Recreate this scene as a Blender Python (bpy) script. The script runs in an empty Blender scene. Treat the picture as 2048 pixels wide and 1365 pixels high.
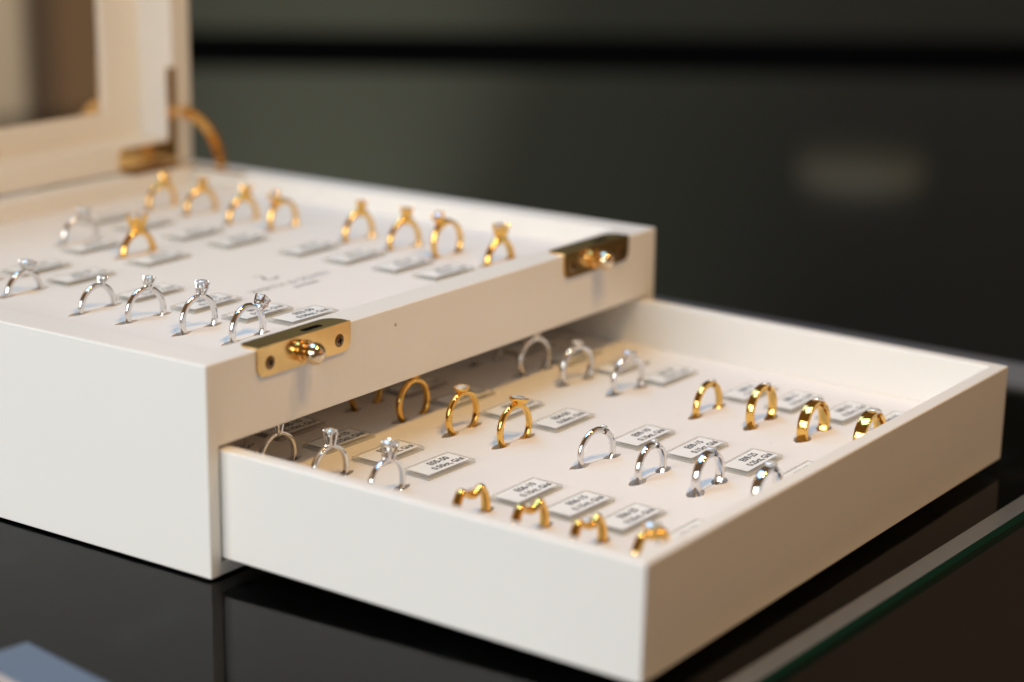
import bpy, bmesh, math, random
from mathutils import Vector, Matrix
random.seed(7)
S = 0.001                                   # all builders below work in millimetres
scene = bpy.context.scene
col = scene.collection

# ------------------------------------------------------------------ camera
cam = bpy.data.cameras.new('camera'); cam_o = bpy.data.objects.new('camera', cam); col.objects.link(cam_o)
R_ = Vector((0.81819076, 0.57484639, 0.01074735)); U_ = Vector((-0.155355, 0.20304528, 0.96676648)); F_ = Vector((-0.55356002, 0.79266906, -0.25543504))
CAM = Vector((0.440156, -0.46333607, 0.24739028))
M = Matrix((R_, U_, -F_)).transposed().to_4x4(); M.translation = CAM
cam_o.matrix_world = M
cam.sensor_width = 36; cam.lens = 73.894; cam.clip_start = 0.01; cam.clip_end = 100
cam.dof.use_dof = True; cam.dof.focus_distance = 0.726; cam.dof.aperture_fstop = 4.6; cam.dof.aperture_blades = 0
scene.camera = cam_o

# ------------------------------------------------------------------ world: a dim warm shop interior
w = bpy.data.worlds.new('World'); scene.world = w; w.use_nodes = True
bg = w.node_tree.nodes['Background']; bg.inputs[0].default_value = (1.0, 0.64, 0.37, 1); bg.inputs[1].default_value = 0.14
scene.view_settings.view_transform = 'Standard'; scene.view_settings.look = 'None'
scene.view_settings.exposure = 0; scene.view_settings.gamma = 1

# ------------------------------------------------------------------ lamps
def area(name, loc, target, sx, sy, power, color, shape='RECTANGLE'):
    l = bpy.data.lights.new(name, 'AREA'); l.shape = shape; l.size = sx
    if shape == 'RECTANGLE': l.size_y = sy
    l.energy = power; l.color = color
    o = bpy.data.objects.new(name, l); col.objects.link(o)
    o.location = loc
    o.rotation_euler = (Vector(target) - Vector(loc)).to_track_quat('-Z', 'Y').to_euler()
    return o
# shop windows on the near left side
area('window_light', (-0.35, -1.2, 0.45), (0, 0.1, 0.05), 0.9, 0.6, 12.3, (1.0, 0.985, 0.955))
area('window_light', (0.35, -1.25, 0.60), (0.05, 0.1, 0.05), 0.8, 0.6, 5.1, (0.86, 0.96, 1.0))
# added cool light from overhead, fitted in colour and strength
area('cool_top_light', (-0.35, 0.05, 1.5), (-0.05, 0.13, 0), 0.8, 0.6, 9.8, (0.27, 0.65, 1.0))
area('cool_top_light', (-1.0, 0.4, 1.3), (-0.05, 0.13, 0), 0.8, 0.6, 5.4, (0.30, 0.52, 1.0))
# warm halogen spots over the counter
for x, y, p in ((0.27, 0.04, 1.09), (0.24, 0.20, 1.09)):
    area('halogen_spot', (x, y, 0.63), (0.06, 0.12, 0.05), 0.05, 0.05, p, (1.0, 0.60, 0.20), 'DISK')
# added warm fill from the customer's side, standing in for room glow
area('warm_fill', (1.25, 0.55, 0.50), (0.1, 0.12, 0.05), 0.9, 0.6, 1.0, (1.0, 0.4, 0.2))
scene.cycles.use_denoising = True
scene.cycles.max_bounces = 12; scene.cycles.transmission_bounces = 10; scene.cycles.glossy_bounces = 8
scene.cycles.sample_clamp_indirect = 6

# ------------------------------------------------------------------ materials
def mat(name, base, rough=0.5, metal=0, spec=0.5, ior=1.5, noise=None, bump=None, coat=0, emit=None):
    m = bpy.data.materials.new(name); m.use_nodes = True
    nt = m.node_tree; p = nt.nodes['Principled BSDF']
    p.inputs['Base Color'].default_value = (*base, 1); p.inputs['Roughness'].default_value = rough
    p.inputs['Metallic'].default_value = metal; p.inputs['Specular IOR Level'].default_value = spec
    p.inputs['IOR'].default_value = ior; p.inputs['Coat Weight'].default_value = coat
    if emit: p.inputs['Emission Color'].default_value = (*emit[:3], 1); p.inputs['Emission Strength'].default_value = emit[3]
    tc = nt.nodes.new('ShaderNodeTexCoord')
    if noise:                                # (scale, amount): faint uneven tone of the finish
        n = nt.nodes.new('ShaderNodeTexNoise'); n.inputs['Scale'].default_value = noise[0]; n.inputs['Detail'].default_value = 4
        r = nt.nodes.new('ShaderNodeMapRange'); r.inputs[3].default_value = 1 - noise[1]; r.inputs[4].default_value = 1 + noise[1] * .4
        mx = nt.nodes.new('ShaderNodeVectorMath'); mx.operation = 'SCALE'; mx.inputs[0].default_value = base
        nt.links.new(tc.outputs['Object'], n.inputs['Vector']); nt.links.new(n.outputs['Fac'], r.inputs[0])
        nt.links.new(r.outputs[0], mx.inputs['Scale']); nt.links.new(mx.outputs[0], p.inputs['Base Color'])
    if bump:                                 # (scale, distance m, strength)
        n2 = nt.nodes.new('ShaderNodeTexNoise'); n2.inputs['Scale'].default_value = bump[0]; n2.inputs['Detail'].default_value = 3
        b = nt.nodes.new('ShaderNodeBump'); b.inputs['Distance'].default_value = bump[1]; b.inputs['Strength'].default_value = bump[2]
        nt.links.new(tc.outputs['Object'], n2.inputs['Vector']); nt.links.new(n2.outputs['Fac'], b.inputs['Height'])
        nt.links.new(b.outputs[0], p.inputs['Normal'])
    return m
def specks(m, scale, amount, dark):
    nt = m.node_tree; p = nt.nodes['Principled BSDF']; tc = nt.nodes.new('ShaderNodeTexCoord')
    v = nt.nodes.new('ShaderNodeTexVoronoi'); v.inputs['Scale'].default_value = scale; v.inputs['Randomness'].default_value = 1
    g = nt.nodes.new('ShaderNodeTexNoise'); g.inputs['Scale'].default_value = 17
    a = nt.nodes.new('ShaderNodeMath'); a.operation = 'LESS_THAN'; a.inputs[1].default_value = .055
    b = nt.nodes.new('ShaderNodeMath'); b.operation = 'GREATER_THAN'; b.inputs[1].default_value = amount
    c = nt.nodes.new('ShaderNodeMath'); c.operation = 'MULTIPLY'
    mx = nt.nodes.new('ShaderNodeMix'); mx.data_type = 'RGBA'; mx.inputs['B'].default_value = (*dark, 1)
    src = p.inputs['Base Color'].links[0].from_socket
    L = nt.links.new; L(tc.outputs['Object'], v.inputs['Vector']); L(tc.outputs['Object'], g.inputs['Vector'])
    L(v.outputs['Distance'], a.inputs[0]); L(g.outputs['Fac'], b.inputs[0]); L(a.outputs[0], c.inputs[0]); L(b.outputs[0], c.inputs[1])
    L(c.outputs[0], mx.inputs['Factor']); L(src, mx.inputs['A']); L(mx.outputs['Result'], p.inputs['Base Color'])
LAC = mat('cream_lacquer', (0.80, 0.785, 0.755), 0.38, noise=(14, .03), bump=(160, .0002, .12))
PAD = mat('foam_insert', (0.80, 0.775, 0.755), 0.85, spec=.2, noise=(40, .03), bump=(230, .0004, .30))
GOLD = mat('yellow_gold', (0.90, 0.54, 0.14), 0.07, 1, bump=(500, .00002, .15))
WGOLD = mat('white_gold', (0.80, 0.775, 0.75), 0.06, 1, bump=(500, .00002, .12))
BRASS = mat('polished_brass', (0.86, 0.56, 0.22), 0.16, 1, noise=(120, .15), bump=(260, .00005, .25))
BRONZE = mat('bronze_screw', (0.22, 0.13, 0.06), 0.3, 1)
STEEL = mat('satin_nickel_brass', (0.82, 0.66, 0.45), 0.10, 1)
BLACK = mat('felt_and_recess_black', (0.006, 0.006, 0.006), 0.95, spec=.0)  # felt base pad; also paints the shade in slots and counter gap
STICK = mat('white_sticker', (0.88, 0.89, 0.89), 0.5, noise=(300, .03))
INK = mat('black_ink', (0.015, 0.015, 0.017), 0.5)
GREYINK = mat('grey_ink', (0.22, 0.22, 0.21), 0.6)
GLASSTOP = mat('black_backed_glass', (0.014, 0.0135, 0.0135), 0.03, spec=.5, ior=1.45, noise=(30, .2))
BORDER = mat('frosted_border', (0.12, 0.12, 0.122), 0.3, ior=1.45, noise=(200, .2))
GREEN = mat('green_glass_edge', (0.002, 0.022, 0.013), 0.4, spec=.05, ior=1.5)
ALU = mat('aluminium_trim', (0.42, 0.42, 0.44), 0.4, .7)
BLUE = mat('blue_grey_card', (0.09, 0.132, 0.195), 0.5, noise=(60, .05))
PALE = mat('pale_card_edge', (0.45, 0.40, 0.38), 0.6)
FARTOP = mat('dark_stone_top', (0.007, 0.007, 0.007), 0.075, ior=1.44, noise=(3, .3))
FARTOP2 = mat('dark_stone_shelf', (0.007, 0.008, 0.008), 0.08, ior=1.33, noise=(3, .3))
CABM = mat('brown_cabinet_veneer', (0.016, 0.010, 0.006), 0.5, noise=(12, .25))
FLOORM = mat('dark_brown_floor', (0.62, 0.46, 0.31), 0.5, noise=(4, .3))
WALLM = mat('grey_green_wall', (0.205, 0.25, 0.238), 0.7, noise=(2, .15))
BEIGE = mat('beige_pillar_paint', (0.74, 0.60, 0.42), 0.6, noise=(9, .06))
LAMPM = mat('lamp_diffuser', (0.7, 0.68, 0.6), 0.5, emit=(1.0, 0.88, 0.52, 0.085))

def mix_glass(name, tint, surf, fac, rough):
    m = mat(name, surf, rough); nt = m.node_tree; p = nt.nodes['Principled BSDF']; o = nt.nodes['Material Output']
    t = nt.nodes.new('ShaderNodeBsdfTransparent'); t.inputs[0].default_value = (*tint, 1)
    mx = nt.nodes.new('ShaderNodeMixShader'); mx.inputs[0].default_value = fac
    nt.links.new(t.outputs[0], mx.inputs[1]); nt.links.new(p.outputs[0], mx.inputs[2]); nt.links.new(mx.outputs[0], o.inputs['Surface'])
    return m
ACRYL = mix_glass('clear_acrylic', (0.97, 0.97, 0.955), (0.70, 0.685, 0.635), 0.36, 0.10)
PANE = mat('lid_mirror', (0.92, 0.82, 0.70), 0.04, 1, noise=(8, .03))
def clear_top():
    m = bpy.data.materials.new('clear_glass_surface'); m.use_nodes = True; nt = m.node_tree; o = nt.nodes['Material Output']
    t = nt.nodes.new('ShaderNodeBsdfTransparent'); t.inputs[0].default_value = (.9, .93, .91, 1)
    g = nt.nodes.new('ShaderNodeBsdfGlossy'); n = nt.nodes.new('ShaderNodeTexNoise'); n.inputs['Scale'].default_value = 14; n.inputs['Detail'].default_value = 5; tc = nt.nodes.new('ShaderNodeTexCoord')
    r = nt.nodes.new('ShaderNodeMapRange'); r.inputs[1].default_value = .5; r.inputs[2].default_value = .75; r.inputs[3].default_value = 0; r.inputs[4].default_value = .14
    nt.links.new(tc.outputs['Object'], n.inputs['Vector']); nt.links.new(n.outputs['Fac'], r.inputs[0]); nt.links.new(r.outputs[0], g.inputs['Roughness'])
    f = nt.nodes.new('ShaderNodeFresnel'); f.inputs[0].default_value = 1.2
    mx = nt.nodes.new('ShaderNodeMixShader'); nt.links.new(f.outputs[0], mx.inputs[0]); nt.links.new(t.outputs[0], mx.inputs[1]); nt.links.new(g.outputs[0], mx.inputs[2])
    nt.links.new(mx.outputs[0], o.inputs['Surface']); return m
CLEARTOP = clear_top()
def diamond_mat():
    m = bpy.data.materials.new('diamond'); m.use_nodes = True; nt = m.node_tree
    p = nt.nodes['Principled BSDF']; p.inputs['Base Color'].default_value = (0.97, 0.98, 1, 1)
    p.inputs['Roughness'].default_value = 0.0; p.inputs['IOR'].default_value = 2.2; p.inputs['Transmission Weight'].default_value = 0.22
    p.inputs['Base Color'].default_value = (0.86, 0.90, 0.95, 1)
    g = nt.nodes.new('ShaderNodeBsdfGlossy'); g.inputs['Color'].default_value = (0.95, 0.97, 1, 1); g.inputs['Roughness'].default_value = 0.03
    mx = nt.nodes.new('ShaderNodeMixShader'); mx.inputs[0].default_value = .35
    n = nt.nodes.new('ShaderNodeTexNoise'); n.inputs['Scale'].default_value = 800; tc = nt.nodes.new('ShaderNodeTexCoord')
    r = nt.nodes.new('ShaderNodeMapRange'); r.inputs[3].default_value = 0; r.inputs[4].default_value = .03
    nt.links.new(tc.outputs['Object'], n.inputs['Vector']); nt.links.new(n.outputs['Fac'], r.inputs[0]); nt.links.new(r.outputs[0], p.inputs['Roughness'])
    nt.links.new(p.outputs[0], mx.inputs[1]); nt.links.new(g.outputs[0], mx.inputs[2]); nt.links.new(mx.outputs[0], nt.nodes['Material Output'].inputs['Surface'])
    return m
DIAM = diamond_mat()

specks(LAC, 85, .60, (.42, .33, .25)); specks(PAD, 120, .64, (.55, .5, .45))
# ------------------------------------------------------------------ helpers
def finish(name, bm, material, parent=None, smooth=None, loc=None):
    me = bpy.data.meshes.new(name)
    bm.normal_update(); bm.to_mesh(me); bm.free()
    for v in me.vertices: v.co *= S
    if smooth is not None:
        for p in me.polygons: p.use_smooth = True
        me.set_sharp_from_angle(angle=math.radians(smooth))
    me.materials.append(material)
    o = bpy.data.objects.new(name, me); col.objects.link(o)
    if parent: o.parent = parent
    if loc: o.location = Vector(loc) * S
    return o
def thing(name, label, cat, loc, group=None, rot=(0, 0, 0)):
    o = bpy.data.objects.new(name, None); col.objects.link(o); o.empty_display_size = .01
    o.location = Vector(loc) * S; o.rotation_euler = rot
    tag(o, label, cat, group); return o
def tag(o, label, cat, group=None):
    o['label'] = label; o['category'] = cat
    if group: o['group'] = group
def box(bm, x0, x1, y0, y1, z0, z1, bev=0, seg=2):
    r = bmesh.ops.create_cube(bm, size=1)
    vs = r['verts']
    for v in vs: v.co = Vector((x0 + (v.co.x + .5) * (x1 - x0), y0 + (v.co.y + .5) * (y1 - y0), z0 + (v.co.z + .5) * (z1 - z0)))
    if bev:
        es = list({e for v in vs for e in v.link_edges})
        bmesh.ops.bevel(bm, geom=es, offset=bev, segments=seg, profile=.5, affect='EDGES')
def prism(bm, pts, ax0, ax1, axis):
    """closed polygon pts (2D) extruded along axis 'x','y' or 'z' from ax0 to ax1"""
    def P(a, b, c): return {'x': (c, a, b), 'y': (a, c, b), 'z': (a, b, c)}[axis]
    n = len(pts)
    A = [bm.verts.new(P(*p, ax0)) for p in pts]; B = [bm.verts.new(P(*p, ax1)) for p in pts]
    bm.faces.new(A); bm.faces.new(B[::-1])
    for i in range(n): bm.faces.new((A[i], B[i], B[(i + 1) % n], A[(i + 1) % n]))
    bmesh.ops.recalc_face_normals(bm, faces=bm.faces)
def lathe(bm, prof, n=32, mtx=None, close=False):
    rings = []
    for r, z in prof:
        if r < 1e-6: rings.append([bm.verts.new((0, 0, z))])
        else: rings.append([bm.verts.new((r * math.cos(2 * math.pi * k / n), r * math.sin(2 * math.pi * k / n), z)) for k in range(n)])
    newv = [v for r in rings for v in r]
    pairs = list(zip(rings, rings[1:])) + ([(rings[-1], rings[0])] if close else [])
    for a, b in pairs:
        for k in range(n):
            k2 = (k + 1) % n
            if len(a) == 1 and len(b) == 1: continue
            if len(a) == 1: bm.faces.new((a[0], b[k], b[k2]))
            elif len(b) == 1: bm.faces.new((a[k], b[0], a[k2]))
            else: bm.faces.new((a[k], b[k], b[k2], a[k2]))
    if mtx is not None: bmesh.ops.transform(bm, matrix=mtx, verts=newv)
    bmesh.ops.recalc_face_normals(bm, faces=bm.faces)
def tube(bm, pts, radii, n=8):
    pts = [Vector(p) for p in pts]; prev = None; first = None
    for i, p in enumerate(pts):
        d = (pts[min(i + 1, len(pts) - 1)] - pts[max(i - 1, 0)]).normalized()
        a = d.orthogonal().normalized() if prev is None else (pa - d * pa.dot(d)).normalized()
        pa = a; b = d.cross(a)
        ring = [bm.verts.new(p + (a * math.cos(2 * math.pi * k / n) + b * math.sin(2 * math.pi * k / n)) * radii[i]) for k in range(n)]
        if prev: [bm.faces.new((prev[k], prev[(k + 1) % n], ring[(k + 1) % n], ring[k])) for k in range(n)]
        else: first = ring
        prev = ring
    bm.faces.new(first[::-1]); bm.faces.new(prev)
def apply_bool(o, cutters):
    for c in cutters:
        m = o.modifiers.new('cut', 'BOOLEAN'); m.object = c; m.operation = 'DIFFERENCE'; m.solver = 'EXACT'
    dg = bpy.context.evaluated_depsgraph_get(); dg.update()
    me = bpy.data.meshes.new_from_object(o.evaluated_get(dg))
    o.modifiers.clear(); me.name = o.name; o.data = me
    for c in cutters: bpy.data.objects.remove(c, do_unlink=True)
def soften(o, wd, seg=3):
    bv = o.modifiers.new('soft_edges', 'BEVEL'); bv.width = wd * S; bv.segments = seg; bv.limit_method = 'ANGLE'; bv.angle_limit = math.radians(40); bv.harden_normals = True
    for p in o.data.polygons: p.use_smooth = True

# ================================================================== display counter (glass top)
E0 = Vector((177.6, 0.0)); ED = Vector((5.3, 188.4)).normalized(); EN = Vector((ED.y, -ED.x))   # front edge of the glass
ZC = -0.8
ctr = thing('display_counter', 'black glass topped shop counter with polished green front edge', 'counter', (0, 0, ZC))
def cpt(s, p, z): v = E0 + ED * s + EN * p; return (v.x, v.y, z - ZC)
def cquads(name, material, s0, s1, prof):
    bm = bmesh.new()
    a = [bm.verts.new(cpt(s0, p, z)) for p, z in prof]; b = [bm.verts.new(cpt(s1, p, z)) for p, z in prof]
    for i in range(len(prof) - 1): bm.faces.new((a[i], b[i], b[i + 1], a[i + 1]))
    bmesh.ops.recalc_face_normals(bm, faces=bm.faces)
    return finish(name, bm, material, ctr)
UEND = 377
def slab(name, material, s0, s1, p0, p1, z0, z1, bev=0):
    bm = bmesh.new(); box(bm, p0, p1, s0, s1, z0, z1, bev)
    o = finish(name, bm, material, ctr)
    o.matrix_local = Matrix(((EN.x, ED.x, 0, E0.x * S), (EN.y, ED.y, 0, E0.y * S), (0, 0, 1, -ZC * S), (0, 0, 0, 1)))
    return o
slab('painted_backing', GLASSTOP, -700, UEND - 7, -1100, -7.4, ZC - 4.5, ZC - 2.0)
slab('glass_top', CLEARTOP, -700, UEND - 7, -1100, -7.35, ZC - .3, ZC)
slab('clear_border', BORDER, -700, UEND - 7, -7.4, 0, ZC - 4.5, ZC - .02)
bm = bmesh.new(); prism(bm, [(0, ZC), (1.6, ZC - 1.5), (1.6, ZC - 4.5), (0, ZC - 4.5)], -700, UEND, 'y')
o = finish('glass_edge', bm, GREEN, ctr); o.matrix_local = Matrix(((EN.x, ED.x, 0, E0.x * S), (EN.y, ED.y, 0, E0.y * S), (0, 0, 1, -ZC * S), (0, 0, 0, 1)))
slab('clear_border', BORDER, UEND - 7, UEND - 1.6, -1100, 0, ZC - 4.5, ZC - .02)
slab('glass_edge', GREEN, UEND - 1.6, UEND, -1100, 0, ZC - 4.6, ZC - .6)
slab('metal_trim', ALU, UEND + 5, UEND + 37, -1100, -4, ZC - 8, ZC - .9)
slab('cabinet_body', CABM, -690, UEND, -1090, -30, ZC - 850, ZC - 4.6)

# ================================================================== jewellery box
jb = thing('jewelry_box', 'open cream lacquered jewellery box with brass catches and pulled out drawer', 'jewelry box', (0, 0, 0))
W, D, H, HR = 270.0, 260.5, 71.2, 43.5
bm = bmesh.new(); box(bm, -D, 0, 0, W, 0, H); case = finish('case', bm, LAC, jb)
def cutter(*a):
    bm = bmesh.new(); box(bm, *a); return finish('cutter', bm, LAC)
apply_bool(case, [cutter(-D + 13, -12.8, 13, W - 13, 50, 90), cutter(-D + 10, 10, 5.3, W - 5.3, 4.6, HR)])
soften(case, .55)
bm = bmesh.new(); box(bm, -D + 3, -2.0, 2.0, W - 3, -0.78, 0.0); finish('base_pad', bm, BLACK, jb)

# ---- foam inserts with a slit for each ring
def slit_outline(v, u, yaw, a, hw):
    pts = []
    def leaf(t0, t1, h, k=7): return [(t0 + (t1 - t0) * i / k, h * math.sin(math.pi * i / k) ** .8 + .18) for i in range(k + 1)]
    up = leaf(-a - 5.6, -a + 4.6, hw) + leaf(a - 5.4, a + 3.6, hw * .9)
    up = [(t, h) for t, h in up]
    dn = [(t, -h) for t, h in reversed(up)]
    for t, n in up + dn:
        pts.append((v + n * math.cos(yaw) - t * math.sin(yaw), u + t * math.cos(yaw) + n * math.sin(yaw)))
    return pts
def insert(name, x0, x1, y0, y1, ztop, zbot, outlines, parent):
    bm = bmesh.new(); edges = []
    def loop(pts):
        vs = [bm.verts.new((x, y, ztop)) for x, y in pts]; es = [bm.edges.new((vs[i], vs[(i + 1) % len(vs)])) for i in range(len(vs))]
        edges.extend(es); return vs
    loop([(x0, y0), (x1, y0), (x1, y1), (x0, y1)])
    holes = [loop(p) for p in outlines]
    bmesh.ops.triangle_fill(bm, edges=edges, use_beauty=True, normal=(0, 0, 1))
    for f in bm.faces:
        f.normal_update()
        if f.normal.z < 0: f.normal_flip()
    for vs in holes:
        n = len(vs); b = [bm.verts.new((v.co.x, v.co.y, zbot)) for v in vs]
        for i in range(n):
            j = (i + 1) % n; bm.faces.new((vs[i], vs[j], b[j], b[i]))
    f0 = [bm.verts.new((x, y, zbot)) for x, y in ((x0, y0), (x1, y0), (x1, y1), (x0, y1))]; bm.faces.new(f0)
    return finish(name, bm, PAD, parent)

# ------------------------------------------------------------------ ring table: (style, v, u, centre height, yaw deg, roll deg, size)
SAG = -0.016
ZI, ZD = 62.8, 23.5
def zd(v): return ZD + SAG * v
ORD = ['first', 'second', 'third', 'fourth', 'fifth', 'sixth']
CASE_R, DRAW_R = [], []
def add(lst, style, rows): lst.extend([(style, i, *r) for i, r in enumerate(rows)])
add(CASE_R, 'case_white_front', [(-34.8, 58.0, 2.9, 2, 42, 5.0), (-56.4, 56.7, 3.3, 0, 10, 4.7), (-82.0, 56.6, 2.3, -5, 10, 4.0), (-105.2, 55.6, 0.4, 0, 16, 3.2)])
add(CASE_R, 'case_white_back', [(-145.4, 57.2, -.6, 0, 12, 6.0), (-169.0, 57.0, 1.0, 0, 5, 4.6)])
add(CASE_R, 'case_gold_front', [(-36.0, 209.0, 0.0, 0, 4, 6.0), (-59.7, 205.7, 5.2, -4, -26, 4.4), (-82.5, 206.7, 2.3, -8, 6, 4.4), (-107.3, 207.5, 2.5, -4, 8, 3.6)])
add(CASE_R, 'case_gold_back', [(-148.1, 206.4, 3.0, 0, -26, 4.6), (-171.0, 206.0, 1.5, -3, 12, 4.2), (-198.0, 208.5, 1.8, -6, 6, 3.6), (-219.5, 206.0, 2.0, 0, 12, 3.2)])
add(CASE_R, 'case_mid_gold', [(-159.7, 130.9, 0.2, 0, 0, 7.4)])
add(CASE_R, 'case_mid_white', [(-195.1, 133.2, 1.6, -8, 12, 5.2)])
add(DRAW_R, 'twist', [(133.6, 50.0, 1.2, -4, 3, 3.6), (112.1, 48.0, 1.2, 0, 0, 2.8), (90.6, 47.8, 1.4, 0, 0, 2.3), (67.8, 47.8, 1.2, 0, 2, 2.0)])
add(DRAW_R, 'vee', [(33.3, 48.4, 2.6, 0, 8, 5.0), (9.8, 47.6, 2.6, 0, 3, 4.4), (-13.9, 48.4, 2.2, 0, 3, 3.9), (-35.5, 48.4, 2.2, 0, 3, 3.4)])
add(DRAW_R, 'bezel_gold', [(33.9, 120.6, 4.5, -3, 13, 6.0), (11.8, 119.6, 5.2, 0, -4, 4.6), (-11.8, 121.0, 5.0, 0, 4, 3.4), (-33.6, 120.6, 5, 0, 4, 2.8)])
add(DRAW_R, 'tension_white', [(135.0, 120.6, 3.0, 0, 12, 4.2), (112.5, 121.0, 3.4, 0, 12, 3.4), (91.4, 119.0, 2.4, 0, 14, 2.9), (68.8, 120.2, 2.8, -10, 22, 2.4)])
add(DRAW_R, 'tension_gold', [(134.8, 197.5, 2.6, 0, 16, 5.2), (112.9, 196.6, 2.7, 0, 16, 4.2), (91.6, 196.4, 4.6, 0, 18, 3.6), (69.2, 195.9, 1.8, 0, 18, 2.8)])
add(DRAW_R, 'bezel_white', [(31.8, 199.6, 4.4, -9, 2, 4.6), (9.6, 197.3, 5.2, -8, 0, 3.6), (-11.1, 198.0, 4.8, -7, 6, 3.0), (-33.4, 197.6, 4.6, -5, 4, 2.6)])
RR = {'case_white_front': 9.3, 'case_white_back': 9.3, 'case_gold_front': 9.3, 'case_gold_back': 9.3, 'case_mid_gold': 9.4, 'case_mid_white': 9.3,
      'twist': 9.3, 'vee': 9.4, 'bezel_gold': 9.5, 'bezel_white': 9.5, 'tension_white': 9.4, 'tension_gold': 9.6}
BANDW = {'tension_gold': (4.6, 4.1, 3.0, 2.35), 'tension_white': (4.3, 3.8, 2.9, 2.2)}
def band(style, i): return BANDW[style][i] if style in BANDW else (2.0 if style.startswith('case') else 2.3)
def outlines(lst):
    out = []
    for st, i, v, u, hc, yaw, roll, sz in lst:
        a = math.sqrt(max(RR[st] ** 2 - hc ** 2, 1)) - .6
        out.append(slit_outline(v, u, math.radians(yaw), a, band(st, i) / 2 + .75))
    return out
ti = insert('tray_insert', -D + 13.05, -12.85, 13.05, W - 13.05, ZI, ZI - 7.3, outlines(CASE_R), jb)

# ---- drawer (slightly drooping on its runners)
bm = bmesh.new(); box(bm, -70, 158.0, 5.8, W - 5.8, 5.7, 42.3); drawer = finish('drawer', bm, LAC, jb)
apply_bool(drawer, [cutter(-66, 152.3, 11.5, W - 11.5, 9.5, 60)])
soften(drawer, .7); drawer.rotation_euler = (0, -SAG, 0)
di = insert('drawer_insert', -65.9, 152.2, 11.6, W - 11.6, ZD, ZD - 7.3, outlines(DRAW_R), drawer)

# ---- brass catch plates with ball studs
def rounded(u0, u1, z0, z1, r00, r01, r11, r10, k=5):
    """corner radii: (u0,z0),(u0,z1),(u1,z1),(u1,z0)"""
    pts = []
    for cx, cy, r, a0 in ((u0 + r00, z0 + r00, r00, 180), (u1 - r10, z0 + r10, r10, 270), (u1 - r11, z1 - r11, r11, 0), (u0 + r01, z1 - r01, r01, 90)):
        if r < 1e-3: pts.append((cx, cy)); continue
        for i in range(k + 1):
            a = math.radians(a0 + 90 * i / k); pts.append((cx + r * math.cos(a), cy + r * math.sin(a)))
    return pts
def clasp(uc):
    u0, u1 = uc - 23.5, uc + 23.5; t = .8
    bm = bmesh.new()
    prism(bm, rounded(u0, u1, H - 9.4, H + t, 3.6, .3, .3, 3.6), .02, t, 'x')
    # flange lying on the rim (rounded inner corners)
    pts = [(y, x) for x, y in rounded(-8.2, 0.015, u0 + .3, u1 - .3, 3.0, 5.5, .05, .05)]
    pts = [(p[1], p[0]) for p in pts]
    prism(bm, pts, H + .02, H + t - .02, 'z')
    bmesh.ops.recalc_face_normals(bm, faces=bm.faces)
    pl = finish('catch_plate', bm, BRASS, jb, 30); 
    bv = pl.modifiers.new('soft', 'BEVEL'); bv.width = .36 * S; bv.segments = 2; bv.limit_method = 'ANGLE'; bv.angle_limit = math.radians(50)
    zc = H - 5.2
    X = Matrix.Translation((t, uc, zc)) @ Matrix.Rotation(math.pi / 2, 4, 'Y')
    bm = bmesh.new()
    lathe(bm, [(0, 0), (3.9, 0), (4.0, .5), (3.6, .9), (1.9, 1.0), (0, 1.0)], 32, X); finish('collar', bm, BRASS, pl, 40)
    bm = bmesh.new()
    prof = [(0, .8), (1.9, .8), (1.9, 1.1)] + [(3.8 * math.cos(a), 3.9 + 3.8 * math.sin(a)) for a in [math.radians(x) for x in range(-50, 90, 8)]] + [(0, 7.7)]
    lathe(bm, prof, 36, X); finish('ball_stud', bm, STEEL, pl, 40)
    bm = bmesh.new(); prism(bm, rounded(-4.4, -1.6, uc + 2.5, uc + 12.5, 1.2, 1.2, 1.2, 1.2), H + t - .06, H + t + .01, 'z'); finish('latch_slot_shade', bm, BLACK, pl)  # black patch paints the shade inside the latch hole
    for su in (-17.5, 17.5):
        Y = Matrix.Translation((t, uc + su, zc + (.1))) @ Matrix.Rotation(math.pi / 2, 4, 'Y')
        bm = bmesh.new(); lathe(bm, [(2.3, -.1), (2.3, .05), (2.0, .2), (1.2, .38), (0, .42)], 24, Y); s = finish('screw', bm, BRONZE, pl, 40)
        bm = bmesh.new(); r = random.uniform(0, 1.2)
        for k in range(2):
            c = bmesh.new(); bmesh.ops.create_cube(c, size=1)
            for v in c.verts: v.co = Vector((v.co.x * .3 + .36, v.co.y * 2.3, v.co.z * .55))
            bmesh.ops.transform(c, matrix=Matrix.Translation((t, uc + su, zc + .1)) @ Matrix.Rotation(r + k * math.pi / 2, 4, 'X'), verts=c.verts)
            me = bpy.data.meshes.new('tmp'); c.to_mesh(me); c.free(); bm.from_mesh(me)
        finish('cross_slot_shade', bm, BLACK, s)  # black bars paint the shade in the screw's cross recess
clasp(46.8); clasp(W - 45.6)

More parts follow.
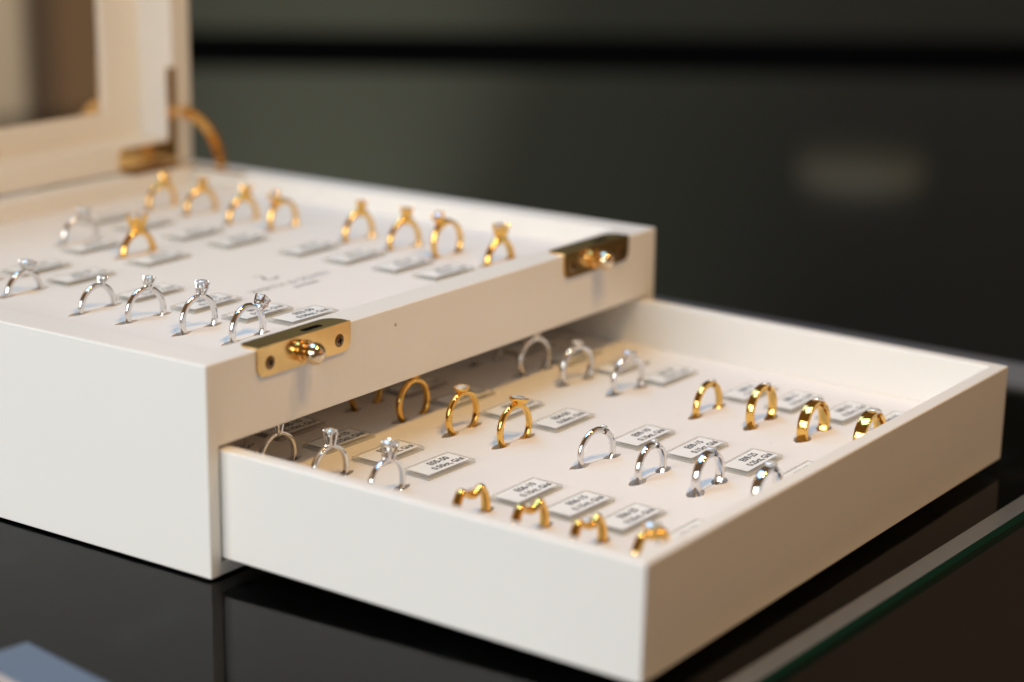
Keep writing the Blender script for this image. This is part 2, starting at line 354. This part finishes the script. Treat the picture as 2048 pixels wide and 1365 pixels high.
# ---- lid standing open, hinged at the back
LX0, LX1 = -D - 27.0, -D - 0.4
bm = bmesh.new(); box(bm, LX0, LX1, 0, W, H + .3, H + 262); lid = finish('lid', bm, LAC, jb)
apply_bool(lid, [cutter(LX0 + 6, LX1 + 5, 13, W - 13, H + 12.6, H + 249), cutter(LX0 - 5, LX0 + 8, 37, W - 37, H + 25, H + 236)])
soften(lid, .7)
bm = bmesh.new(); box(bm, LX0 + 1.5, LX0 + 4, 37.05, W - 37.05, H + 25.05, H + 235.9); finish('mirror', bm, PANE, lid)
for side in (0, 1):
    fy = (lambda y: y) if side else (lambda y: W - y)
    bm = bmesh.new()
    pts = [(221, H + 1.2), (258.6, H + 1.2), (258.6, H + 46), (253.4, H + 46), (253.4, H + 11.4), (223, H + 11.4), (221, H + 9.5)]
    prism(bm, [(fy(a), b) for a, b in pts], LX1 + .02, LX1 + .8, 'x'); finish('hinge_plate', bm, BRASS, lid)
    bm = bmesh.new()
    ptsB = [(-D + .8, 221), (-D + .8, 258.6), (-D + 46, 258.6), (-D + 46, 253.4), (-D + 9.5, 253.4), (-D + 9.5, 221)]
    prism(bm, [(a, fy(b)) for a, b in ptsB], H + .02, H + .3, 'z'); finish('hinge_plate', bm, BRASS, jb)
    bm = bmesh.new()
    arc = [(-D + 26.8 * math.cos(math.radians(a)), H + 26.8 * math.sin(math.radians(a))) for a in range(-4, 106, 5)]
    arc += [(-D + 22.0 * math.cos(math.radians(a)), H + 22.0 * math.sin(math.radians(a))) for a in range(105, -5, -5)]
    y = fy(263); prism(bm, arc, y - 1.1, y + 1.1, 'y'); finish('stay_arm', bm, BRASS, jb)

# ================================================================== rings
def prof_round(w_, t_, m=16):
    pts = []
    for k in range(m):
        a = 2 * math.pi * k / m; c, s_ = math.cos(a), math.sin(a)
        if s_ >= 0: pts.append((w_ / 2 * c, t_ * .55 * s_ ** .95 if s_ else 0))
        else: pts.append((w_ / 2 * math.copysign(abs(c) ** .55, c), t_ * .45 * -(abs(s_) ** .8)))
    return pts
def prof_dome(w_, t_):
    h = w_ / 2; pts = [(h * math.cos(a), t_ * .05 + t_ * .45 * math.sin(a)) for a in [math.radians(x) for x in (4, 28, 50, 70, 90, 110, 130, 152, 176)]]
    pts += [(-h, -t_ * .2), (-h * .97, -t_ * .42), (-h * .8, -t_ * .5), (h * .8, -t_ * .5), (h * .97, -t_ * .42), (h, -t_ * .2)]
    return pts
def prof_flat(w_, t_):
    r = .38; pts = []
    for cx, cy, a0 in ((w_ / 2 - r, t_ / 2 - r, 0), (-w_ / 2 + r, t_ / 2 - r, 90), (-w_ / 2 + r, -t_ / 2 + r, 180), (w_ / 2 - r, -t_ / 2 + r, 270)):
        for i in range(4): a = math.radians(a0 + 30 * i); pts.append((cx + r * math.cos(a), cy + r * math.sin(a)))
    return pts
def sweep(bm, R, wf, tf, kind='round', n=80, gap=0.0, dr=None, dx=None):
    prev = first = None
    N = n if gap == 0 else n + 1
    for i in range(N):
        th = (2 * math.pi * i / n) if gap == 0 else gap + (2 * math.pi - 2 * gap) * i / n
        th_ = math.atan2(math.sin(th), math.cos(th))
        w_, t_ = wf(th_), tf(th_); rr = R + (dr(th_) if dr else 0)
        P = {'round': prof_round, 'dome': prof_dome, 'flat': prof_flat}[kind](w_, t_)
        top = max(p[1] for p in P); xo = dx(th_) if dx else 0
        ring = [bm.verts.new((x + xo, (rr - top + r) * math.sin(th), (rr - top + r) * math.cos(th))) for x, r in P]
        m = len(ring)
        if prev: [bm.faces.new((prev[k], ring[k], ring[(k + 1) % m], prev[(k + 1) % m])) for k in range(m)]
        else: first = ring
        prev = ring
    m = len(first)
    if gap == 0: [bm.faces.new((prev[k], first[k], first[(k + 1) % m], prev[(k + 1) % m])) for k in range(m)]
    else: bm.faces.new(first); bm.faces.new(prev[::-1])
    bmesh.ops.recalc_face_normals(bm, faces=bm.faces)
def diamond(Dm, z, parent, name='diamond', sx=1.0):
    bm = bmesh.new(); r = Dm / 2
    def circ(rad, zz, n, off=0): return [bm.verts.new((rad * math.cos(2 * math.pi * (k + off) / n) * sx, rad * math.sin(2 * math.pi * (k + off) / n), zz)) for k in range(n)]
    circ(r * .56, z + .30 * r, 8); circ(r * .82, z + .17 * r, 8, .5); circ(r, z + .03 * r, 16); circ(r, z - .03 * r, 16); circ(r * .52, z - .45 * r, 8, .5); circ(.03 * r, z - .86 * r, 8)
    bmesh.ops.convex_hull(bm, input=bm.verts)
    return finish(name, bm, DIAM, parent)
def claw_head(parent, metal, Dm, R, hh, n, off, thick=.42, vee=False, solid=False):
    bm = bmesh.new(); zb = R - .9; r = Dm / 2; b = r * (.5 if not vee else .52); ht = hh + .4
    for k in range(n):
        a = 2 * math.pi * (k + off) / n; c, s_ = math.cos(a), math.sin(a)
        prof = [(b, zb), (b + (r - b) * .55, zb + ht * .5), (r * .99, zb + ht), (r * 1.03, zb + ht + .45), (r * .84, zb + ht + .85)]
        tube(bm, [(c * q, s_ * q, z) for q, z in prof], [thick * 1.3, thick * 1.15, thick, thick * .95, thick * .5], 8)
    lathe(bm, [(.1, zb - .3), (b + .15, zb - .1), (b + .4, zb + .5), (b + .2, zb + 1.0), (.1, zb + .7)], 20)
    if not vee:
        q = b + (r - b) * .6; zz = zb + ht * .55
        lathe(bm, [(q - .25, zz - .25), (q + .15, zz - .25), (q + .25, zz + .25), (q - .2, zz + .25)], 24, close=True)
    if solid: lathe(bm, [(b + .1, zb + .4), (b + (r - b) * .6, zb + ht * .5), (r + .1, zb + ht - .1), (r + .15, zb + ht + .2), (r - .2, zb + ht + .15), (r * .5, zb + ht * .5)], 24)
    finish('setting', bm, metal, parent, 40)
    diamond(Dm, zb + ht + .3 - (.9 if solid else 0), parent)
def build_ring(style, i, v, u, hc, yaw, roll, sz, zbase, label, cat_group):
    R = RR[style]; e = thing('ring', label, 'ring', (v, u, zbase), cat_group)
    gold = 'gold' in style or style == 'twist'; metal = GOLD if gold else WGOLD
    piv = []                                     # parts are meshed about the band centre, then turned and raised into place
    if style.startswith('case_gold') or style == 'case_mid_gold':
        heavy = 1.25 if style == 'case_mid_gold' or sz > 5.5 else 1
        bm = bmesh.new(); sweep(bm, R, lambda t: 2.4 * heavy, lambda t: 1.75 + 1.9 * math.exp(-(t / .46) ** 2), 'dome', dr=lambda t: 1.7 * math.exp(-(t / .46) ** 2))
        piv.append(finish('shank', bm, metal, e, 60)); n0 = len(e.children)
        claw_head(e, metal, sz, R + 1.7, sz * .5 + .9, 4, .5, .55 * heavy, vee=True, solid=True)
    elif style.startswith('case'):
        wv = 1.9 if sz < 5 else 2.2
        bm = bmesh.new(); sweep(bm, R, lambda t: wv - .3 * math.exp(-(t / .3) ** 2), lambda t: 2.0 - .2 * math.exp(-(t / .4) ** 2), 'dome'); finish('shank', bm, metal, e, 60)
        if i == 0 and style == 'case_white_front': claw_head(e, metal, sz, R, 3.7, 4, .5, .42)
        else: claw_head(e, metal, sz, R, min(1.6 * sz - 3.2, 4.3) if style == 'case_white_front' else sz * .5, 6 if sz < 5 else 4, .5, .36)
    elif style == 'vee':
        bm = bmesh.new(); sweep(bm, R, lambda t: 2.0, lambda t: 1.5 - .2 * math.exp(-(t / .3) ** 2), 'flat', dx=None); finish('shank', bm, metal, e, 40)
        claw_head(e, metal, sz, R, sz * .75 + 1.6, 4, .5, .5, vee=True)
    elif style.startswith('bezel'):
        bm = bmesh.new(); sweep(bm, R, lambda t: 2.2, lambda t: 1.9, 'dome'); finish('shank', bm, metal, e, 60)
        r = sz / 2; h = 1.3 + sz * .12; zb = R - .55
        bm = bmesh.new()
        lathe(bm, [(0, zb - .5), (r * .6, zb - .5), (r * .84, zb + h * .18), (r + .3, zb + h * .46), (r + .56, zb + h * .76), (r + .6, zb + h), (r + .36, zb + h + .14), (r + .02, zb + h + .02), (r - .05, zb + h - .35), (0, zb + h * .3)], 36)
        finish('bezel', bm, metal, e, 50); diamond(sz, zb + h - .22, e)
    elif style.startswith('tension'):
        bw = BANDW[style][i]; g = (sz * .47) / R
        bm = bmesh.new()
        if style == 'tension_gold': sweep(bm, R, lambda t: bw, lambda t: 1.9 + .35 * math.exp(-(t / .5) ** 2), 'flat', gap=g)
        else: sweep(bm, R, lambda t: bw * (.82 + .18 * math.exp(-(t / .8) ** 2)), lambda t: 1.9 + .45 * math.exp(-(t / .5) ** 2), 'dome', gap=g)
        box(bm, -bw * .3, bw * .3, -sz * .52, sz * .52, R - 2.15, R - 1.55)
        finish('shank', bm, metal, e, 45); diamond(sz * 1.1, R + .28, e)
    else:   # twist: two arms dip towards the stone and pass each other
        dip = 2.6
        bm = bmesh.new()
        sweep(bm, R + .5, lambda t: 3.3 - .9 * math.exp(-(t / .3) ** 2), lambda t: 2.5, 'round', n=110,
              dr=lambda t: -(dip - (1.0 if i == 0 else 0)) * math.exp(-(t / .33) ** 4) + .3 * math.exp(-((abs(t) - .55) / .2) ** 2), dx=lambda t: 1.0 * math.tanh(t / .25) * math.exp(-(t / .9) ** 2))
        finish('shank', bm, metal, e, 60)
        zt_ = R + .5 - dip
        if i == 0: claw_head(e, metal, sz + 1.4, zt_ + 1.4, 2.2, 4, .5, .38)
        else:
            r = sz / 2; bm = bmesh.new(); lathe(bm, [(0, zt_ - .6), (r * .7, zt_ - .5), (r + .3, zt_ + .7), (r + .1, zt_ + .8), (r - .1, zt_ + .45), (0, zt_)], 24)
            finish('bezel', bm, metal, e, 50); diamond(sz, zt_ + .6, e)
    Mx = Matrix.Translation((0, 0, hc * S)) @ Matrix.Rotation(math.radians(yaw), 4, 'Z') @ Matrix.Rotation(math.radians(-roll), 4, 'X')
    for c in e.children: c.matrix_local = Mx
    return e

LAB = {
 'case_white_front': ('white gold solitaire in the tray, {} in its row from the nearer catch', 'white gold solitaires in the upper tray'),
 'case_white_back': ('white gold solitaire by the left tray edge, {} behind the sharp front four', 'white gold solitaires in the upper tray'),
 'case_gold_front': ('yellow gold solitaire along the tray\'s far side, {} from the front rail', 'yellow gold solitaires in the upper tray'),
 'case_gold_back': ('blurred yellow gold solitaire towards the lid hinge, {} of four from the front', 'yellow gold solitaires in the upper tray'),
 'case_mid_gold': ('heavy yellow gold ring standing alone in the middle of the upper tray', 'rings in the middle of the upper tray'),
 'case_mid_white': ('blurred white gold solitaire in mid tray, behind the heavy gold ring', 'rings in the middle of the upper tray'),
 'twist': ('yellow gold twist ring with dipped top, {} from the drawer front', 'yellow gold twist rings in the drawer'),
 'vee': ('white gold four claw ring, {} from the twist rings towards the case', 'white gold four claw rings in the drawer'),
 'bezel_gold': ('yellow gold bezel ring in mid drawer, {} counting back from the tension rings', 'yellow gold bezel rings in the drawer'),
 'tension_white': ('rounded white gold tension ring in mid drawer, {} from the drawer front', 'white gold tension rings in the drawer'),
 'tension_gold': ('flat yellow gold tension ring on the drawer\'s far side, {} from the drawer front', 'yellow gold tension rings in the drawer'),
 'bezel_white': ('white gold bezel ring, {} counting back from the flat gold bands', 'white gold bezel rings in the drawer'),
}
for lst, zf in ((CASE_R, lambda v: ZI), (DRAW_R, zd)):
    for st, i, v, u, hc, yaw, roll, sz in lst:
        L, G = LAB[st]; build_ring(st, i, v, u, hc, yaw, roll, sz, zf(v), L.format(ORD[i]), G)

# ================================================================== price tags
def lettering(name, text, size, x, y, z, parent, material, align='CENTER'):
    """flat print; reads along +Y with its top towards -X"""
    cu = bpy.data.curves.new(name, 'FONT'); cu.body = text; cu.size = size * S; cu.align_x = align; cu.align_y = 'CENTER'; cu.resolution_u = 3; cu.offset = .00011 if size < 4 else 0
    tmp = bpy.data.objects.new('tmp', cu); col.objects.link(tmp)
    dg = bpy.context.evaluated_depsgraph_get(); dg.update()
    me = bpy.data.meshes.new_from_object(tmp.evaluated_get(dg)); bpy.data.objects.remove(tmp, do_unlink=True)
    me.materials.clear(); me.materials.append(material)
    o = bpy.data.objects.new(name, me); col.objects.link(o); o.parent = parent
    o.location = Vector((x, y, z)) * S; o.rotation_euler = (0, 0, math.pi / 2)
    return o
_plate = _stick = None
def tagplate(v, u, z, yaw, code, label, group):
    global _plate, _stick
    e = thing('price_tag', label, 'price tag', (v, u, z), group, (0, 0 if z > 40 else -SAG, math.radians(yaw)))
    if _plate is None:
        bm = bmesh.new(); prism(bm, rounded(-6.3, 6.3, -13, 13, .9, .9, .9, .9, 3), .03, 1.35, 'z')
        p = finish('acrylic_plate', bm, ACRYL, e, 30); bv = p.modifiers.new('soft', 'BEVEL'); bv.width = .25 * S; bv.segments = 2; bv.limit_method = 'ANGLE'; bv.angle_limit = math.radians(50); _plate = p
        bm = bmesh.new(); prism(bm, rounded(-4.75, 4.75, -11.2, 11.2, .3, .3, .3, .3, 2), 1.35, 1.41, 'z'); _stick = finish('sticker', bm, STICK, e)
        s = _stick
    else:
        p = _plate.copy(); col.objects.link(p); p.parent = e
        s = _stick.copy(); col.objects.link(s); s.parent = e
    if code:
        a, b = code.split('|')
        lettering('lettering', a, 3.7, -2.0, 2.4, 1.44, e, INK); lettering('lettering', b, 3.5, 2.2, 2.6, 1.44, e, INK)
    return e
CT = ['10', '15', '25', '50']
def code(pre, k): return f'{pre}-{CT[k]}|0.{CT[k]}ct, G/si'
TG = 'acrylic price tags beside the rings'
def tagrow(style, pre, rows, u, yaws=None):
    for i, v in enumerate(rows):
        st = {'twist': 'twist ring', 'vee': 'four claw ring', 'bezel_gold': 'gold bezel ring', 'tension_white': 'white tension ring', 'tension_gold': 'flat gold ring', 'bezel_white': 'white bezel ring',
              'case_white_front': 'white solitaire in the tray', 'case_white_back': 'rear white solitaire in the tray', 'case_gold_front': 'gold solitaire by the tray side', 'case_gold_back': 'rear gold solitaire in the tray', 'case_mid': 'mid tray ring'}[style]
        ref = 'drawer front' if style in ('twist', 'tension_white', 'tension_gold') else 'front'
        lab = f'clear acrylic price tag beside the {ORD[i]} {st} from the {ref}'
        z = ZI if style.startswith('case') else zd(v)
        tagplate(v, u[i] if isinstance(u, list) else u, z, (yaws[i] if yaws else random.uniform(-1.5, 1.5)), code(pre, 3 - (i % 4)), lab, TG)
tagrow('twist', 'E06', [133, 109.5, 90, 69.6], 76.3)
tagrow('vee', 'E05', [31, 9.3, -12.8, -35], 79.7)
tagrow('bezel_gold', 'E04', [34.8, 12.6, -10, -32], 149.5)
tagrow('tension_white', 'E09', [133.5, 112.2, 90.3, 68.4], 151.0)
tagrow('tension_gold', 'E08', [132, 112, 90, 70.6], 224.5)
tagrow('bezel_white', 'E07', [35, 13, -9.5, -32], 224)
tagrow('case_white_front', 'E03', [-38, -54, -78, -106], [91, 84.5, 83.5, 82.5])
tagrow('case_white_back', 'E02', [-145, -169.5], 85.5)
tagrow('case_gold_front', 'E01', [-40, -60, -84.8, -109], 177.2)
tagrow('case_gold_back', 'E01', [-142, -167, -196, -219], 171)
tagrow('case_mid', 'E02', [-144.3, -181.5], 126.8)

# shop name printed on the tray insert, too blurred to read exactly
lettering('lettering', 'WIRTH & SOHN', 6.2, -77.6, 129.5, ZI + .03, ti, GREYINK)
lettering('lettering', 'JUWELIERE', 2.9, -71.0, 131.5, ZI + .03, ti, GREYINK)
bm = bmesh.new()
tube(bm, [(-95.5, 128.0, ZI + .04), (-93.5, 130.5, ZI + .04), (-90.5, 129.0, ZI + .04), (-88.5, 127.0, ZI + .04), (-86.4, 129.5, ZI + .04), (-86.6, 133.0, ZI + .04), (-89.5, 134.2, ZI + .04)], [.35, .6, .6, .7, .7, .6, .35], 6)
for v in bm.verts: v.co.z = ZI + .03 + (v.co.z - ZI - .04) * .04
finish('emblem', bm, GREYINK, ti)

# ================================================================== loose card on the counter
cd = thing('card_strip', 'blue grey card strip lying on the black glass at the box\'s near side', 'card', (-7.9, -81.0, ZC), None, (0, 0, math.radians(-9.5)))
bm = bmesh.new(); box(bm, 0, 170, -9.2, 9.2, .02, 2.4, .2, 1); finish('card_face', bm, BLUE, cd)
bm = bmesh.new(); box(bm, 0, 170, -10.4, -9.25, .02, 2.5, .2, 1); finish('card_edge', bm, PALE, cd)

# ================================================================== what stands behind, out of focus
A = Vector((F_.x, F_.y, 0)).normalized(); B = Vector((A.y, -A.x, 0))
c0 = Vector((CAM.x, CAM.y, 0)) / S
def far_box(name, a0, a1, b0, b1, z0, z1, material, parent):
    bm = bmesh.new(); box(bm, a0, a1, b0, b1, z0, z1)
    o = finish(name, bm, material, parent)
    o.matrix_world = Matrix(((A.x, B.x, 0, c0.x * S), (A.y, B.y, 0, c0.y * S), (0, 0, 1, 0), (0, 0, 0, 1)))
    return o
fc = thing('back_counter', 'dark polished counter far behind the box, blurred, split by a black gap', 'counter', (0, 0, 0))
far_box('counter_top', 1040, 2335, -950, 850, -90, -60, FARTOP, fc)
far_box('gap_floor', 2340, 2710, -1100, 1100, -420, -400, BLACK, fc)
far_box('dark_riser', 2712, 2716, -1100, 1100, -400, -61, BLACK, fc)  # black riser and floor added so the gap stays dark
far_box('counter_top', 2716.5, 4200, -1400, 1300, -90, -60, FARTOP2, fc)
bw = far_box('back_wall', 4800, 4850, -3000, 3000, -900, 2600, WALLM, None); bw['kind'] = 'structure'
fl = far_box('floor', -3000, 4800, -3500, 3500, -930, -900, FLOORM, None); fl['kind'] = 'structure'
lp = thing('pendant_lamp', 'round pale lamp mirrored as a soft oval in the dark back counter', 'lamp', (0, 0, 0))
bm = bmesh.new(); lathe(bm, [(0, 0), (96, 0), (104, 4), (104, 26), (90, 34), (0, 36)], 40); lo = finish('lamp_disc', bm, LAMPM, lp, 40)
lo.location = (c0 + A * 3450 + B * (696 / 4204 * 3480)) * S + Vector((0, 0, .228))
sp = bpy.data.lights.new('added_wall_spot', 'SPOT'); sp.energy = 75; sp.color = (1, .87, .62); sp.spot_size = math.radians(38); sp.spot_blend = 1; sp.shadow_soft_size = .05  # added spot: makes the wall glow that the back counter reflects
so = bpy.data.objects.new('added_wall_spot', sp); col.objects.link(so)
so.location = (c0 + A * 4000 - B * 500) * S + Vector((0, 0, 1.7))
so2 = bpy.data.objects.new('added_wall_spot', sp.copy()); col.objects.link(so2); so2.data.energy = 60; so2.data.spot_size = math.radians(60)  # second added spot, brightens what the brass flanges reflect
so2.location = (c0 + A * 3900 - B * 200) * S + Vector((0, 0, 2.3))
so2.rotation_euler = ((c0 + A * 4800 - B * 180) * S + Vector((0, 0, 1.2)) - so2.location).to_track_quat('-Z', 'Y').to_euler()
so.rotation_euler = ((c0 + A * 4800 - B * 455) * S + Vector((0, 0, .30)) - so.location).to_track_quat('-Z', 'Y').to_euler()

# what the lid's mirror shows: a beige pillar on the customer's side
pl = thing('beige_pillar', 'beige pillar seen mirrored at the left edge of the open lid', 'pillar', (0, 0, -900))
bm = bmesh.new(); box(bm, 0, 300, 0, 300, 0, 2400, 3); po = finish('shaft', bm, BEIGE, pl); po.location = (.515, .905, 0); po.rotation_euler = (0, 0, math.radians(-42))
